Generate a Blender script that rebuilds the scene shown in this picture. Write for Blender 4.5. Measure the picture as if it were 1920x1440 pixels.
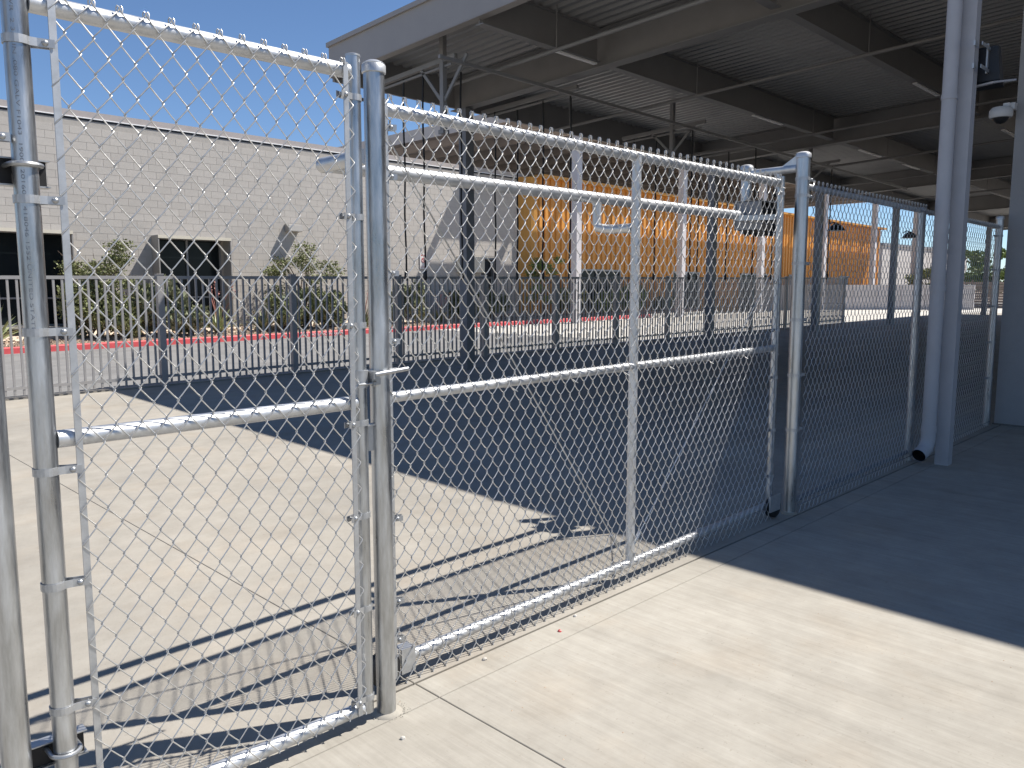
import bpy, math, random
from mathutils import Vector, Matrix
random.seed(7)
for o in list(bpy.data.objects): bpy.data.objects.remove(o)
S = bpy.context.scene
C = S.collection
R = math.radians
# ------------------------------------------------------------------ camera
cam = bpy.data.objects.new('camera', bpy.data.cameras.new('camera')); C.objects.link(cam)
cam.location = (0, 0, 1.6); cam.rotation_euler = (R(90 - 6.747), 0, R(45.387 - 90))
cam.data.sensor_width = 36; cam.data.lens = 28.2; cam.data.clip_end = 3000; cam.data.clip_start = 0.05
S.camera = cam
# ------------------------------------------------------------------ sky, sun, exposure
SUN = Vector((0.585, -0.325, 1.0)).normalized()
w = bpy.data.worlds.new('World'); S.world = w; w.use_nodes = True
nt = w.node_tree; nt.nodes.clear()
sk = nt.nodes.new('ShaderNodeTexSky'); sk.sky_type = 'NISHITA'; sk.sun_disc = False
sk.sun_elevation = math.asin(SUN.z); sk.sun_rotation = math.atan2(SUN.x, SUN.y)
sk.altitude = 1800; sk.air_density = 1.0; sk.dust_density = 0.0; sk.ozone_density = 6.0
bg = nt.nodes.new('ShaderNodeBackground'); bg.inputs[1].default_value = 0.085
ow = nt.nodes.new('ShaderNodeOutputWorld')
nt.links.new(sk.outputs[0], bg.inputs[0]); nt.links.new(bg.outputs[0], ow.inputs[0])
ld = bpy.data.lights.new('sun', 'SUN'); ld.energy = 5.0; ld.angle = R(0.53); ld.color = (1.0, 0.955, 0.89)
sun = bpy.data.objects.new('sun', ld); C.objects.link(sun)
sun.rotation_euler = SUN.to_track_quat('Z', 'Y').to_euler(); sun.location = (10, -6, 30)
vs = S.view_settings; vs.view_transform = 'Standard'; vs.look = 'None'; vs.exposure = 0.66; vs.gamma = 1.0; vs.use_curve_mapping = False

# ================================================================== helpers
def G(u): return 0.009 * (min(max(u, -30), 40) - 1.67)      # the yard rises gently towards the far end

class MB:
    def __init__(s): s.v = []; s.f = []
    def add(s, vs, fs):
        k = len(s.v); s.v += [tuple(p) for p in vs]; s.f += [tuple(i + k for i in f) for f in fs]; return s
    def box(s, x0, x1, y0, y1, z0, z1):
        return s.add([(x, y, z) for x in (x0, x1) for y in (y0, y1) for z in (z0, z1)],
                     [(0, 1, 3, 2), (4, 6, 7, 5), (0, 4, 5, 1), (2, 3, 7, 6), (0, 2, 6, 4), (1, 5, 7, 3)])
    def hexa(s, p):      # 8 points: bottom 4 ccw, top 4 ccw
        return s.add(p, [(3, 2, 1, 0), (4, 5, 6, 7), (0, 1, 5, 4), (1, 2, 6, 5), (2, 3, 7, 6), (3, 0, 4, 7)])
    def bar(s, p0, p1, wd, ht, up=(0, 0, 1)):
        p0 = Vector(p0); p1 = Vector(p1); t = (p1 - p0).normalized(); up = Vector(up)
        a = t.cross(up).normalized() * wd / 2; b = a.cross(t).normalized() * ht / 2
        q = [p0 - a - b, p0 + a - b, p1 + a - b, p1 - a - b, p0 - a + b, p0 + a + b, p1 + a + b, p1 - a + b]
        return s.hexa(q)
    def tube(s, pts, r, n=12, cap=True, closed=False):
        pts = [Vector(p) for p in pts]; m = len(pts)
        rs = r if isinstance(r, (list, tuple)) else [r] * m
        k = len(s.v); ref = None
        for i, p in enumerate(pts):
            if closed: t = pts[(i + 1) % m] - pts[i - 1]
            else: t = pts[min(i + 1, m - 1)] - pts[max(i - 1, 0)]
            t.normalize()
            if ref is None: ref = Vector((0, 0, 1)) if abs(t.z) < .9 else Vector((1, 0, 0))
            a = (ref - t * ref.dot(t)).normalized(); ref = a; b = t.cross(a)
            for j in range(n):
                q = 2 * math.pi * j / n
                s.v.append(tuple(p + (a * math.cos(q) + b * math.sin(q)) * rs[i]))
        for i in range(m if closed else m - 1):
            for j in range(n):
                i2 = (i + 1) % m; j2 = (j + 1) % n
                s.f.append((k + i * n + j, k + i * n + j2, k + i2 * n + j2, k + i2 * n + j))
        if cap and not closed:
            s.f.append(tuple(k + j for j in reversed(range(n)))); s.f.append(tuple(k + (m - 1) * n + j for j in range(n)))
        return s
    def cyl(s, p0, p1, r, n=16, cap=True): return s.tube([p0, p1], r, n, cap)
    def lathe(s, prof, c=(0, 0, 0), n=20):
        k = len(s.v); m = len(prof)
        for r, z in prof:
            for j in range(n):
                q = 2 * math.pi * j / n; s.v.append((c[0] + r * math.cos(q), c[1] + r * math.sin(q), c[2] + z))
        for i in range(m - 1):
            for j in range(n):
                j2 = (j + 1) % n; s.f.append((k + i * n + j, k + i * n + j2, k + (i + 1) * n + j2, k + (i + 1) * n + j))
        s.f.append(tuple(k + j for j in reversed(range(n)))); s.f.append(tuple(k + (m - 1) * n + j for j in range(n)))
        return s
    def mesh(s, name, mt, smooth=False):
        me = bpy.data.meshes.new(name); me.from_pydata(s.v, [], s.f); me.materials.append(mt)
        me.update()
        if smooth:
            me.polygons.foreach_set('use_smooth', [len(p.vertices) < 5 for p in me.polygons])
            try: me.set_sharp_from_angle(angle=R(40))
            except Exception: pass
        return me

def link(name, me, parent=None, loc=(0, 0, 0), rot=(0, 0, 0), kind=None, scale=None):
    o = bpy.data.objects.new(name, me); C.objects.link(o); o.location = loc; o.rotation_euler = rot
    if scale: o.scale = scale
    if parent is not None:
        o.parent = parent; o.matrix_parent_inverse = parent.matrix_basis.inverted()
    if kind: o['kind'] = kind
    return o
def tag(o, label, cat, group=None):
    o['label'] = label; o['category'] = cat
    if group: o['group'] = group
    return o
def empty(name, loc, label, cat, group=None):
    o = link(name, None, None, loc); o.empty_display_size = .2
    return tag(o, label, cat, group)
def part(name, mb, mt, parent, smooth=False, kind=None): return link(name, mb.mesh(name, mt, smooth), parent, kind=kind)
def struct(name, mb, mt): return link(name, mb.mesh(name, mt), kind='structure')

# ------------------------------------------------------------------ materials
def mat(name, col, rough=.6, metal=0.0, var=.12, scale=6.0, bump=0.0, bscale=60.0, col2=None, stretch=(1, 1, 1), spec=.5, rnd=0.0, rvar=0.0, detail=6):
    m = bpy.data.materials.new(name); m.use_nodes = True; n = m.node_tree.nodes; l = m.node_tree.links
    b = n['Principled BSDF']; b.inputs['Metallic'].default_value = metal; b.inputs['Roughness'].default_value = rough
    b.inputs['Specular IOR Level'].default_value = spec
    tc = n.new('ShaderNodeTexCoord'); mp = n.new('ShaderNodeMapping'); mp.inputs['Scale'].default_value = stretch
    l.new(tc.outputs['Object'], mp.inputs[0])
    nz = n.new('ShaderNodeTexNoise'); nz.inputs['Scale'].default_value = scale; nz.inputs['Detail'].default_value = detail; nz.inputs['Roughness'].default_value = .65
    l.new(mp.outputs[0], nz.inputs['Vector'])
    rp = n.new('ShaderNodeValToRGB'); c = Vector(col)
    c2 = Vector(col2) if col2 else c * (1 - var); c1 = c if col2 else c * (1 + var)
    rp.color_ramp.elements[0].position = .3; rp.color_ramp.elements[1].position = .7
    rp.color_ramp.elements[0].color = (*c2, 1); rp.color_ramp.elements[1].color = (*c1, 1)
    l.new(nz.outputs[0], rp.inputs[0]); out = rp.outputs[0]
    if rnd:
        oi = n.new('ShaderNodeObjectInfo'); mr = n.new('ShaderNodeMapRange'); l.new(oi.outputs['Random'], mr.inputs[0])
        mr.inputs[3].default_value = 1 - rnd; mr.inputs[4].default_value = 1 + rnd
        hs = n.new('ShaderNodeHueSaturation'); l.new(mr.outputs[0], hs.inputs['Value']); l.new(out, hs.inputs['Color']); out = hs.outputs[0]
    l.new(out, b.inputs['Base Color'])
    if rvar:
        mr = n.new('ShaderNodeMapRange'); l.new(nz.outputs[0], mr.inputs[0]); mr.inputs[1].default_value = .3; mr.inputs[2].default_value = .7
        mr.inputs[3].default_value = rough - rvar; mr.inputs[4].default_value = rough + rvar; l.new(mr.outputs[0], b.inputs['Roughness'])
    if bump:
        n2 = n.new('ShaderNodeTexNoise'); n2.inputs['Scale'].default_value = bscale; n2.inputs['Detail'].default_value = 4
        l.new(mp.outputs[0], n2.inputs['Vector'])
        bp = n.new('ShaderNodeBump'); bp.inputs['Strength'].default_value = bump; bp.inputs['Distance'].default_value = .01
        l.new(n2.outputs[0], bp.inputs['Height']); l.new(bp.outputs[0], b.inputs['Normal'])
    return m

def concrete_mat(name, c_lo, c_hi, broom=True):
    m = bpy.data.materials.new(name); m.use_nodes = True; n = m.node_tree.nodes; l = m.node_tree.links
    b = n['Principled BSDF']; b.inputs['Roughness'].default_value = .88; b.inputs['Specular IOR Level'].default_value = .25
    g = n.new('ShaderNodeNewGeometry')
    def noise(scale, detail, stretch=(1, 1, 1), rough=.6):
        mp = n.new('ShaderNodeMapping'); mp.inputs['Scale'].default_value = stretch; l.new(g.outputs['Position'], mp.inputs[0])
        z = n.new('ShaderNodeTexNoise'); z.inputs['Scale'].default_value = scale; z.inputs['Detail'].default_value = detail; z.inputs['Roughness'].default_value = rough
        l.new(mp.outputs[0], z.inputs['Vector']); return z.outputs[0]
    def ramp(f, p0, p1, a, c):
        r = n.new('ShaderNodeValToRGB'); r.color_ramp.elements[0].position = p0; r.color_ramp.elements[1].position = p1
        r.color_ramp.elements[0].color = (*a, 1); r.color_ramp.elements[1].color = (*c, 1); l.new(f, r.inputs[0]); return r.outputs[0]
    def mul(a, c, f=1.0, bt='MULTIPLY'):
        x = n.new('ShaderNodeMix'); x.data_type = 'RGBA'; x.blend_type = bt; x.inputs[0].default_value = f
        l.new(a, x.inputs[6]); l.new(c, x.inputs[7]); return x.outputs[2]
    base = ramp(noise(.7, 6), .32, .68, c_lo, c_hi)
    base = mul(base, ramp(noise(5, 8, rough=.7), .3, .72, (.86, .85, .84), (1.06, 1.06, 1.06)))
    base = mul(base, ramp(noise(1.6, 5), .5, .74, (1, 1, 1), (1.02, .975, .93)))                 # dusty warm patches
    base = mul(base, ramp(noise(55, 3), .2, .36, (.74, .72, .70), (1, 1, 1)))                    # pores and specks
    if broom:
        base = mul(base, ramp(noise(40, 4, (1, .035, 1), .75), .3, .7, (.89, .885, .88), (1.05, 1.05, 1.05)))
        base = mul(base, ramp(noise(7, 4, (1, .06, 1)), .28, .5, (.90, .90, .90), (1, 1, 1)))
    l.new(base, b.inputs['Base Color'])
    bp = n.new('ShaderNodeBump'); bp.inputs['Strength'].default_value = .25; bp.inputs['Distance'].default_value = .004
    l.new(noise(60, 4, (1, .05, 1) if broom else (1, 1, 1)), bp.inputs['Height']); l.new(bp.outputs[0], b.inputs['Normal'])
    return m

GALV = mat('galvanised pipe', (.58, .59, .60), .46, .72, .16, 14, .05, 220, rvar=.10, stretch=(1, 1, .18))
GALVD = mat('galvanised post', (.47, .485, .50), .36, .95, .38, 22, .08, 160, rvar=.12, stretch=(1, 1, .15))
WIRE = mat('galvanised wire', (.52, .515, .50), .42, .62, .10, 30)
BAND = mat('pressed galvanised steel', (.48, .49, .50), .5, .8, .12, 30)
ZINC = mat('zinc bolt', (.40, .41, .42), .45, .8, .15, 60)
CONC = concrete_mat('brushed concrete', (.335, .314, .272), (.405, .38, .33))
CONC2 = concrete_mat('yard concrete', (.295, .275, .240), (.368, .340, .292), False)
CONCW = concrete_mat('pale far concrete', (.46, .44, .40), (.56, .54, .50), False)
JOINT = mat('joint filler', (.14, .13, .115), .9, 0, .2, 20)
ASPH = mat('asphalt', (.20, .195, .188), .9, 0, .18, 1.2, .4, 120)
RED = mat('red kerb paint', (.60, .085, .09), .55, 0, .15, 5)
WHITEP = mat('white paint', (.75, .74, .72), .6, 0, .08, 30)
SAND = mat('decomposed granite', (.56, .46, .36), .95, 0, .35, 5, .6, 40)
STONEM = mat('gravel stones', (.40, .29, .21), .9, 0, .35, 3, rnd=.3)
SOIL = mat('desert soil', (.30, .25, .20), .95, 0, .2, .2)
BLOCK = mat('concrete masonry block', (.465, .43, .385), .92, 0, .06, 2.0, .35, 90, rnd=.05)
MORTAR = mat('mortar', (.40, .37, .33), .95, 0, .1, 10)
COPING = mat('metal coping', (.42, .37, .34), .5, .2, .06, 3)
DARKMET = mat('dark grey painted steel', (.20, .205, .22), .5, .1, .12, 5)
PICK = mat('grey painted steel fence', (.34, .33, .325), .5, .15, .08, 8)
CANO = mat('grey painted canopy steel', (.235, .232, .23), .6, 0, .08, 2)
FASC = mat('canopy fascia metal', (.335, .315, .30), .55, .1, .05, 1.5)
DECK = mat('metal deck', (.33, .33, .335), .5, .1, .12, 1.5, rvar=.08)
TAUPE = mat('taupe painted steel', (.58, .51, .455), .6, 0, .06, 2)
COLW = mat('white painted column', (.60, .57, .57), .6, 0, .05, 3)
PIPEW = mat('pale grey painted pipe', (.40, .395, .41), .5, 0, .06, 5)
ORANGE = mat('orange metal panel', (.66, .30, .055), .5, 0, .10, 1.2, rnd=.06, col2=(.58, .25, .042))
ORTRIM = mat('orange flashing', (.58, .28, .055), .5, .1, .06, 3)
GLASS = mat('dark glazing', (.012, .016, .018), .16, 0, .1, 2, spec=.18)
FRAME = mat('aluminium window frame', (.30, .30, .30), .45, .5, .06, 6)
SHADE = mat('grey window box metal', (.30, .285, .265), .6, .1, .06, 3)
CREAM = mat('cream lintel', (.62, .57, .46), .7, 0, .05, 4)
GREYW = mat('grey stucco wall', (.235, .235, .245), .9, 0, .06, 3, .2, 80)
RWALL = mat('right wall plaster', (.30, .295, .295), .92, 0, .07, 2.5, .3, 60)
BLACK = mat('black rubber', (.012, .012, .013), .6, 0, .2, 20)
BLACKM = mat('black metal', (.02, .02, .022), .45, .2, .2, 8)
LAMPW = mat('white lamp lens', (.85, .84, .82), .5, 0, .04, 6)
CAMW = mat('white camera housing', (.55, .54, .53), .45, 0, .05, 8)
LOWW = mat('pale low wall', (.58, .54, .52), .9, 0, .08, 2)
SLATM = mat('brown slats', (.26, .20, .165), .7, 0, .1, 3, rnd=.12)
FARB = mat('far building wall', (.56, .52, .48), .9, 0, .06, .8)
SIGNW = mat('white sign', (.66, .63, .60), .6, 0, .05, 20)
SIGNR = mat('red sign print', (.48, .06, .05), .6, 0, .05, 20)
INK = mat('dark stencil ink', (.20, .215, .24), .7, 0, .3, 90)
BARK = mat('bark', (.13, .095, .07), .9, 0, .3, 12, .5, 60)
TWIG = mat('pink brown flower stem', (.36, .15, .12), .8, 0, .2, 12)
FLOWER = mat('coral flowers', (.55, .26, .22), .7, 0, .3, 20)
def leafmat(name, col, tr=.25):
    m = mat(name, col, .6, 0, .35, 3.0); return m
LEAF1 = leafmat('olive green leaves', (.165, .18, .07))
LEAF2 = leafmat('grey green leaves', (.19, .205, .11))
LEAF3 = leafmat('dark green leaves', (.095, .115, .05))
LEAF4 = leafmat('bright green leaves', (.15, .21, .06))
AGAV = mat('yellow green agave', (.27, .30, .14), .5, 0, .3, 4)
REDCH = mat('red plastic', (.45, .05, .05), .4)

# ================================================================== ground and paving
def sheet(us, v0, v1, dz, mt, name):
    m = MB()
    for a, b in zip(us, us[1:]):
        m.add([(a, v0, G(a) + dz), (b, v0, G(b) + dz), (b, v1, G(b) + dz), (a, v1, G(a) + dz)], [(0, 1, 2, 3)])
    return struct(name, m, mt)
sheet([-900, -30, 1.67, 40, 1500], -900, 1500, -.10, SOIL, 'ground')
sheet([-30, 1.67, 40, 48], -14, 13.55, -.030, JOINT, 'joint_bed')
pav = sheet([-30, 1.67, 40, 48], -14, 13.5, -.022, JOINT, 'concrete_paving')
def slab(u0, u1, v0, v1, mt, g=.0018, dz=0.0):
    n = max(1, int((u1 - u0) / 12)); m = MB(); e = .0025
    a0, a1, b0, b1 = u0 + g, u1 - g, v0 + g, v1 - g
    P = lambda u, v, z: (u, v, G(u) + z + dz)
    m.add([P(a0 + e, b0 + e, 0), P(a1 - e, b0 + e, 0), P(a1 - e, b1 - e, 0), P(a0 + e, b1 - e, 0),
           P(a0, b0, -e), P(a1, b0, -e), P(a1, b1, -e), P(a0, b1, -e),
           P(a0, b0, -.02), P(a1, b0, -.02), P(a1, b1, -.02), P(a0, b1, -.02)],
          [(0, 1, 2, 3), (4, 5, 1, 0), (5, 6, 2, 1), (6, 7, 3, 2), (7, 4, 0, 3), (8, 9, 5, 4), (9, 10, 6, 5), (10, 11, 7, 6), (11, 8, 4, 7)])
    return part('slab', m, mt, pav)
for a, b in ((-16, -5.6), (-5.6, 1.9), (1.9, 9.4), (9.4, 17), (17, 28), (28, 40)):
    slab(a, b, -7, -1.5, CONC); slab(a, b, -14, -7, CONC)
    slab(a, b, -1.5, 2.335, CONC); slab(a, b, 2.335, 2.487, CONC)
    for v0, v1 in ((2.497, 6.0), (6.0, 9.6), (9.6, 13.2)): slab(a, b, v0, v1, CONC2)
slab(40, 48, -14, 13.2, CONC2)
# low edging under the picket fence, the lane beyond, kerb, planting bed
ed = MB(); ed.hexa([(-16, 13.22, G(-16) - .05), (33, 13.22, G(33) - .05), (33, 13.42, G(33) - .05), (-16, 13.42, G(-16) - .05),
                    (-16, 13.22, G(-16) + .02), (33, 13.22, G(33) + .02), (33, 13.42, G(33) + .02), (-16, 13.42, G(-16) + .02)])
struct('fence_edging', ed, CONC2)
sheet([-30, 1.67, 18.5], 13.42, 23.0, -.016, ASPH, 'asphalt_lane')
sheet([18.5, 40, 90], 13.42, 23.0, -.014, CONCW, 'pale_concrete_lane')
sheet([33.02, 40, 48], 13.2, 13.42, -.014, CONCW, 'lane_joint')
sheet([48.01, 62, 90], -14, 13.42, -.014, CONCW, 'far_concrete_apron')
kb = MB(); us = [-14 + 3.05 * i for i in range(18)]
kerb = struct('kerb', MB().box(-14, 40.9, 22.72, 22.86, -.3, -.2), RED)
def kerb_piece(a, b):
    m = MB(); f = .015
    q = lambda u, v, z: (u, v, G(u) + z)
    prof = [(22.70, -.05), (22.71, .12), (22.725, .138), (22.86, .142), (22.86, -.05)]
    m.add([q(u, v, z) for u in (a + .004, b - .004) for v, z in prof],
          [(i, i + 1, i + 6, i + 5) for i in range(4)] + [(4, 3, 2, 1, 0), (5, 6, 7, 8, 9)])
    part('kerb_stone', m, RED if b < 34 else CONCW, kerb)
for a, b in zip(us, us[1:]): kerb_piece(a, b)
def BZ(v): return .10 + .085 * min(max(v - 22.9, 0), 2.6)
m = MB()
for a, b in zip([-14, 1.67, 20, 38], [1.67, 20, 38]):
    for c, d in ((22.86, 22.9), (22.9, 25.5), (25.5, 26.4)):
        m.add([(a, c, G(a) + BZ(c)), (b, c, G(b) + BZ(c)), (b, d, G(b) + BZ(d)), (a, d, G(a) + BZ(d))], [(0, 1, 2, 3)])
bed = struct('gravel_bed', m, SAND)
# stones of the planting bed
sm = MB()
for i in range(5200):
    u = random.uniform(3, 30) if i % 3 else random.uniform(3, 18); v = 22.88 + abs(random.gauss(0, .9))
    if v > 25.4: continue
    r = random.uniform(.018, .06); a = random.uniform(0, 6.28); z = G(u) + BZ(v)
    k = [Vector((math.cos(a + q * 1.2566) * r * random.uniform(.7, 1.3), math.sin(a + q * 1.2566) * r * random.uniform(.7, 1.2), 0)) for q in range(5)]
    c = Vector((u, v, z)); top = c + Vector((0, 0, r * random.uniform(.6, 1.1)))
    sm.add([c + p for p in k] + [top + p * .45 for p in k], [(j, (j + 1) % 5, 5 + (j + 1) % 5, 5 + j) for j in range(5)] + [(5, 6, 7, 8, 9)])
part('gravel', sm, STONEM, bed, kind='stuff')

# lettering on the kerb
def text_mesh(body, size, name):
    cu = bpy.data.curves.new(name, 'FONT'); cu.body = body; cu.size = size; cu.align_x = 'LEFT'
    o = bpy.data.objects.new(name, cu); C.objects.link(o)
    me = bpy.data.meshes.new_from_object(o.evaluated_get(bpy.context.evaluated_depsgraph_get()))
    bpy.data.objects.remove(o); return me
def add_text(name, body, size, mt, fn, parent, sx=1.0):
    bpy.context.view_layer.update()
    me = text_mesh(body, size, name)
    for v in me.vertices: v.co = fn(v.co.x * sx, v.co.y)
    me.materials.clear(); me.materials.append(mt); me.update()
    return link(name, me, parent)
add_text('kerb_lettering', 'FIRE LANE  NO PARKING', .125, WHITEP, lambda x, y: Vector((13.05 + x, 22.699 + (y + .02) * .06 - .004, G(13 + x) + .012 + y)), kerb, 1.15)

# ================================================================== chain link fabric
PH, PV = .070, .094
def chain_link(name, O, D, s0, s1, z0, z1, parent, slope=0.0, rw=.0023, loops=True, bulge=0.0, n=5, curve=.06, hook=.0085):
    """woven wires; O origin, D unit direction along the fence, fabric faces -v side"""
    m = MB(); D = Vector(D); N = Vector((D.y, -D.x, 0)); O = Vector(O)
    hw = PH / 2; hv = PV / 2
    nw = int(round((s1 - s0) / hw)); rows = int(round((z1 - z0) / hv)); d = rw * 1.25; e = rw * 1.35
    def P(s, z, q):
        k = math.sin(math.pi * min(1, max(0, (s - s0) / (s1 - s0)))) * math.sin(math.pi * min(1, max(0, (z - z0) / (z1 - z0))))
        wob = .004 * math.sin(s * 2.3 + z * 1.1) + bulge * k
        return O + D * s + N * (q + wob) + Vector((0, 0, z + slope * s))
    for k in range(nw):
        xl = s0 + k * hw - e; xr = s0 + (k + 1) * hw + e; pts = []
        j0 = 0 if k % 2 == 0 else 0
        for j in range(rows + 1):
            left = (j + k) % 2 == 0; z = z0 + j * hv; x = xl if left else xr; sg = 1 if left else -1
            # corner: wire rolls from back to front (left corner) or front to back (right corner)
            pts.append(P(x + sg * .0035, z - hook, -d * 1.1 if left else d * 1.1))
            pts.append(P(x, z, 0))
            pts.append(P(x + sg * .0035, z + hook, d * 1.1 if left else -d * 1.1))
            if j < rows:
                x2 = xr if left else xl; q = d if left else -d
                pts.append(P(x + (x2 - x) * .34, z + hv * (.34 - curve), q)); pts.append(P(x + (x2 - x) * .67, z + hv * (.67 - curve), q))
        if loops:   # knuckled ends folded over the neighbour
            left = (rows + k) % 2 == 0
            x = xl if left else xr
            h = 1 if left else -1
            pts = pts[:-3] + [P(x + h * .006, z1 - .011, d * h), P(x + h * .001, z1 + .002, d * h), P(x - h * .003, z1 + .005, 0), P(x - h * .005, z1 - .001, -d * h), P(x - h * .004, z1 - .014, -d * h)]
        m.tube(pts, rw, n, cap=False)
    return part(name, m, WIRE, parent, smooth=True)

def band_mesh(r, ln=.055, wd=.021, name='tension_band'):
    """ring strap round a pipe of radius r with two flat ears towards +x"""
    m = MB(); n = 18; t = .0022
    for rr in (r + .001,):
        k = len(m.v)
        for j in range(n + 1):
            q = R(28) + (2 * math.pi - R(56)) * j / n
            for z in (-wd / 2, wd / 2):
                for q2 in (rr, rr + t): m.v.append((q2 * math.cos(q), q2 * math.sin(q), z))
        for j in range(n):
            a = k + j * 4; b = a + 4
            m.f += [(a + 1, b + 1, b + 3, a + 3), (a, a + 2, b + 2, b), (a + 2, a + 3, b + 3, b + 2), (a, b, b + 1, a + 1)]
    y = (r + .001) * math.sin(R(28)) ; x0 = (r + .001) * math.cos(R(28))
    for sg in (-1, 1):
        ys = sorted((sg * y, sg * (y + t))); y2 = sorted((sg * .010, sg * (.010 + t)))
        a0, a1 = ys; b0, b1 = y2; x1 = x0 + .018; x2 = r + ln
        m.hexa([(x0, a0, -wd / 2), (x1, b0, -wd / 2), (x1, b1, -wd / 2), (x0, a1, -wd / 2), (x0, a0, wd / 2), (x1, b0, wd / 2), (x1, b1, wd / 2), (x0, a1, wd / 2)])
        m.box(x1, x2, b0, b1, -wd / 2, wd / 2)
    return m.mesh(name, BAND)
def bolt_mesh(r=.0085):
    m = MB()
    prof = [(r, 0), (r * .95, .002), (r * .75, .0045), (r * .4, .006), (.001, .0065)]
    m.lathe(prof, n=12); k = MB(); 
    m2 = MB(); m2.v = [(x, -z - .0125, y) for x, y, z in m.v]; m2.f = m.f
    m2.cyl((0, -.012, 0), (0, .024, 0), .004, 8); m2.tube([(0, .0125, 0), (0, .019, 0)], .0078, 6)
    return m2.mesh('bolt', ZINC, True)
BAND30 = band_mesh(.030); BAND24 = band_mesh(.0245); BAND44 = band_mesh(.0445, .05); BAND37 = band_mesh(.0375, .05); BOLT = bolt_mesh()
def put_band(me, p, ang, parent, ln=.03, bolt=True):
    o = link('tension_band', me, parent, p, (0, 0, ang))
    if bolt:
        r = {BAND30: .030, BAND24: .0245, BAND44: .0445, BAND37: .0375}[me]
        q = Vector(p) + Vector((math.cos(ang), math.sin(ang), 0)) * (r + .033)
        link('bolt', BOLT, o, q, (0, 0, ang if math.cos(ang) > 0 else ang + math.pi))
    return o
def pipe(name, p0, p1, r, parent, mt=None, n=20): return part(name, MB().cyl(p0, p1, r, n), mt or GALV, parent, True)
def cap_dome(name, c, r, parent, h=.035):
    h *= .5
    m = MB().lathe([(r + .003, -.032), (r + .0055, -.030), (r + .0055, -.006), (r + .003, -.003), (r + .0035, 0), (r * .86, h * .45), (r * .55, h * .85), (r * .25, h), (.002, h * 1.02)], c, 24)
    return part(name, m, GALV, parent, True)

# ================================================================== swing gate at the left
VG = 2.39
sg = empty('swing_gate', (.66, VG, .04), 'narrow galvanised chain link swing gate leaf nearest the camera, at the left', 'gate')
pipe('stile', (.595, VG, .10), (.595, VG, 2.47), .030, sg, GALVD)
pipe('stile', (1.60, VG, .04), (1.60, VG, 2.385), .0245, sg, GALVD)
pipe('rail', (.625, VG, 2.325), (1.578, VG, 2.330), .0245, sg)
pipe('rail', (.625, VG, 1.196), (1.578, VG, 1.202), .0245, sg)
pipe('rail', (.625, VG, .064), (1.578, VG, .060), .0245, sg)
wl = MB()
for z, u in ((2.33, 1.575), (1.2, 1.575), (.06, 1.575), (2.325, .627), (1.196, .627)): wl.lathe([(.026, -.004), (.029, 0), (.026, .004)], (0, 0, 0), 16)
cl = chain_link('chain_link_mesh', (0, VG - .031, 0), (1, 0, 0), .665, .665 + .035 * 26, .052, .052 + .047 * 49, sg, n=6, curve=.012, hook=.005, rw=.0020)
def tbar(u, v, z0, z1, parent, wd=.018): return part('tension_bar', MB().box(u - wd / 2, u + wd / 2, v - .0025, v + .0025, z0, z1), BAND, parent)
tbar(.672, VG - .028, .06, 2.345, sg); tbar(1.552, VG - .028, .05, 2.35, sg)
for z in (2.225, 1.83, 1.487, 1.113, .795, .44): put_band(BAND30, (.595, VG, z), R(-16), sg)
for z in (2.245, 1.846, 1.474, 1.128, .791, .444, .10): put_band(BAND24, (1.60, VG, z), R(180 + 20), sg)
part('cap', MB().lathe([(.0255, -.004), (.0255, .002), (.02, .004), (.001, .0045)], (1.60, VG, 2.385), 20), BAND, sg, True)
# hinges: channel behind the stile with a U bolt round it
for z in (1.905, .30):
    h = part('hinge', MB().box(.452, .662, VG + .071, VG + .075, z - .038, z + .034).box(.452, .662, VG + .034, VG + .071, z + .030, z + .034)
             .box(.452, .662, VG + .034, VG + .071, z - .038, z - .034), BAND, sg)
    ub = [(.595 + .037 * math.cos(q), VG + .037 * math.sin(q), z + .012) for q in [R(180 + 180 * i / 10) for i in range(11)]]
    ub = [(.558, VG + .055, z + .012)] + ub + [(.632, VG + .055, z + .012)]
    part('u_bolt', MB().tube(ub, .0065, 8), ZINC, h, True)
    part('hinge_shade_fill', MB().box(.456, .655, VG + .046, VG + .070, z - .033, z + .029), BLACK, h)  # black filler standing in for the shade inside the open channel
# stamped printing running down the stile
prt = 'WR  2 3/8 IN .080 GALV F1043  1900  201604  418046 1552 UNITED STATES'
rp = .0304
add_text('pipe_printing', prt, .0125, INK, lambda x, y: Vector((.595 + rp * math.cos(R(236) + (y) / rp), VG + rp * math.sin(R(236) + (y) / rp), 2.33 - x)), sg, 2.1)
# fork latch
lt = part('latch_collar', MB().lathe([(.0255, -.03), (.030, -.03), (.030, .03), (.0255, .03)], (1.60, VG, 1.285), 18), BAND, sg, True)
part('latch_fork', MB().tube([(1.635, VG + .06, 1.300), (1.70, VG + .055, 1.300), (1.80, VG + .052, 1.300)], .007, 8)
     .tube([(1.635, VG - .045, 1.300), (1.66, VG - .050, 1.303), (1.72, VG - .052, 1.308), (1.775, VG - .05, 1.312)], .008, 10)
     .box(1.625, 1.650, VG - .05, VG + .065, 1.285, 1.312).box(1.628, 1.664, VG - .036, VG + .036, 1.262, 1.300), ZINC, lt, True)
part('latch_bolt', MB().tube([(1.572, VG - .034, 1.268), (1.648, VG - .034, 1.268)], .004, 8).tube([(1.63, VG - .034, 1.268), (1.642, VG - .034, 1.268)], .011, 6), ZINC, lt)
part('drop_plate', MB().box(1.628, 1.662, VG - .004, VG + .002, 1.02, 1.115).box(1.622, 1.664, VG - .012, VG + .012, 1.112, 1.118), BAND, sg)

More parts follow.
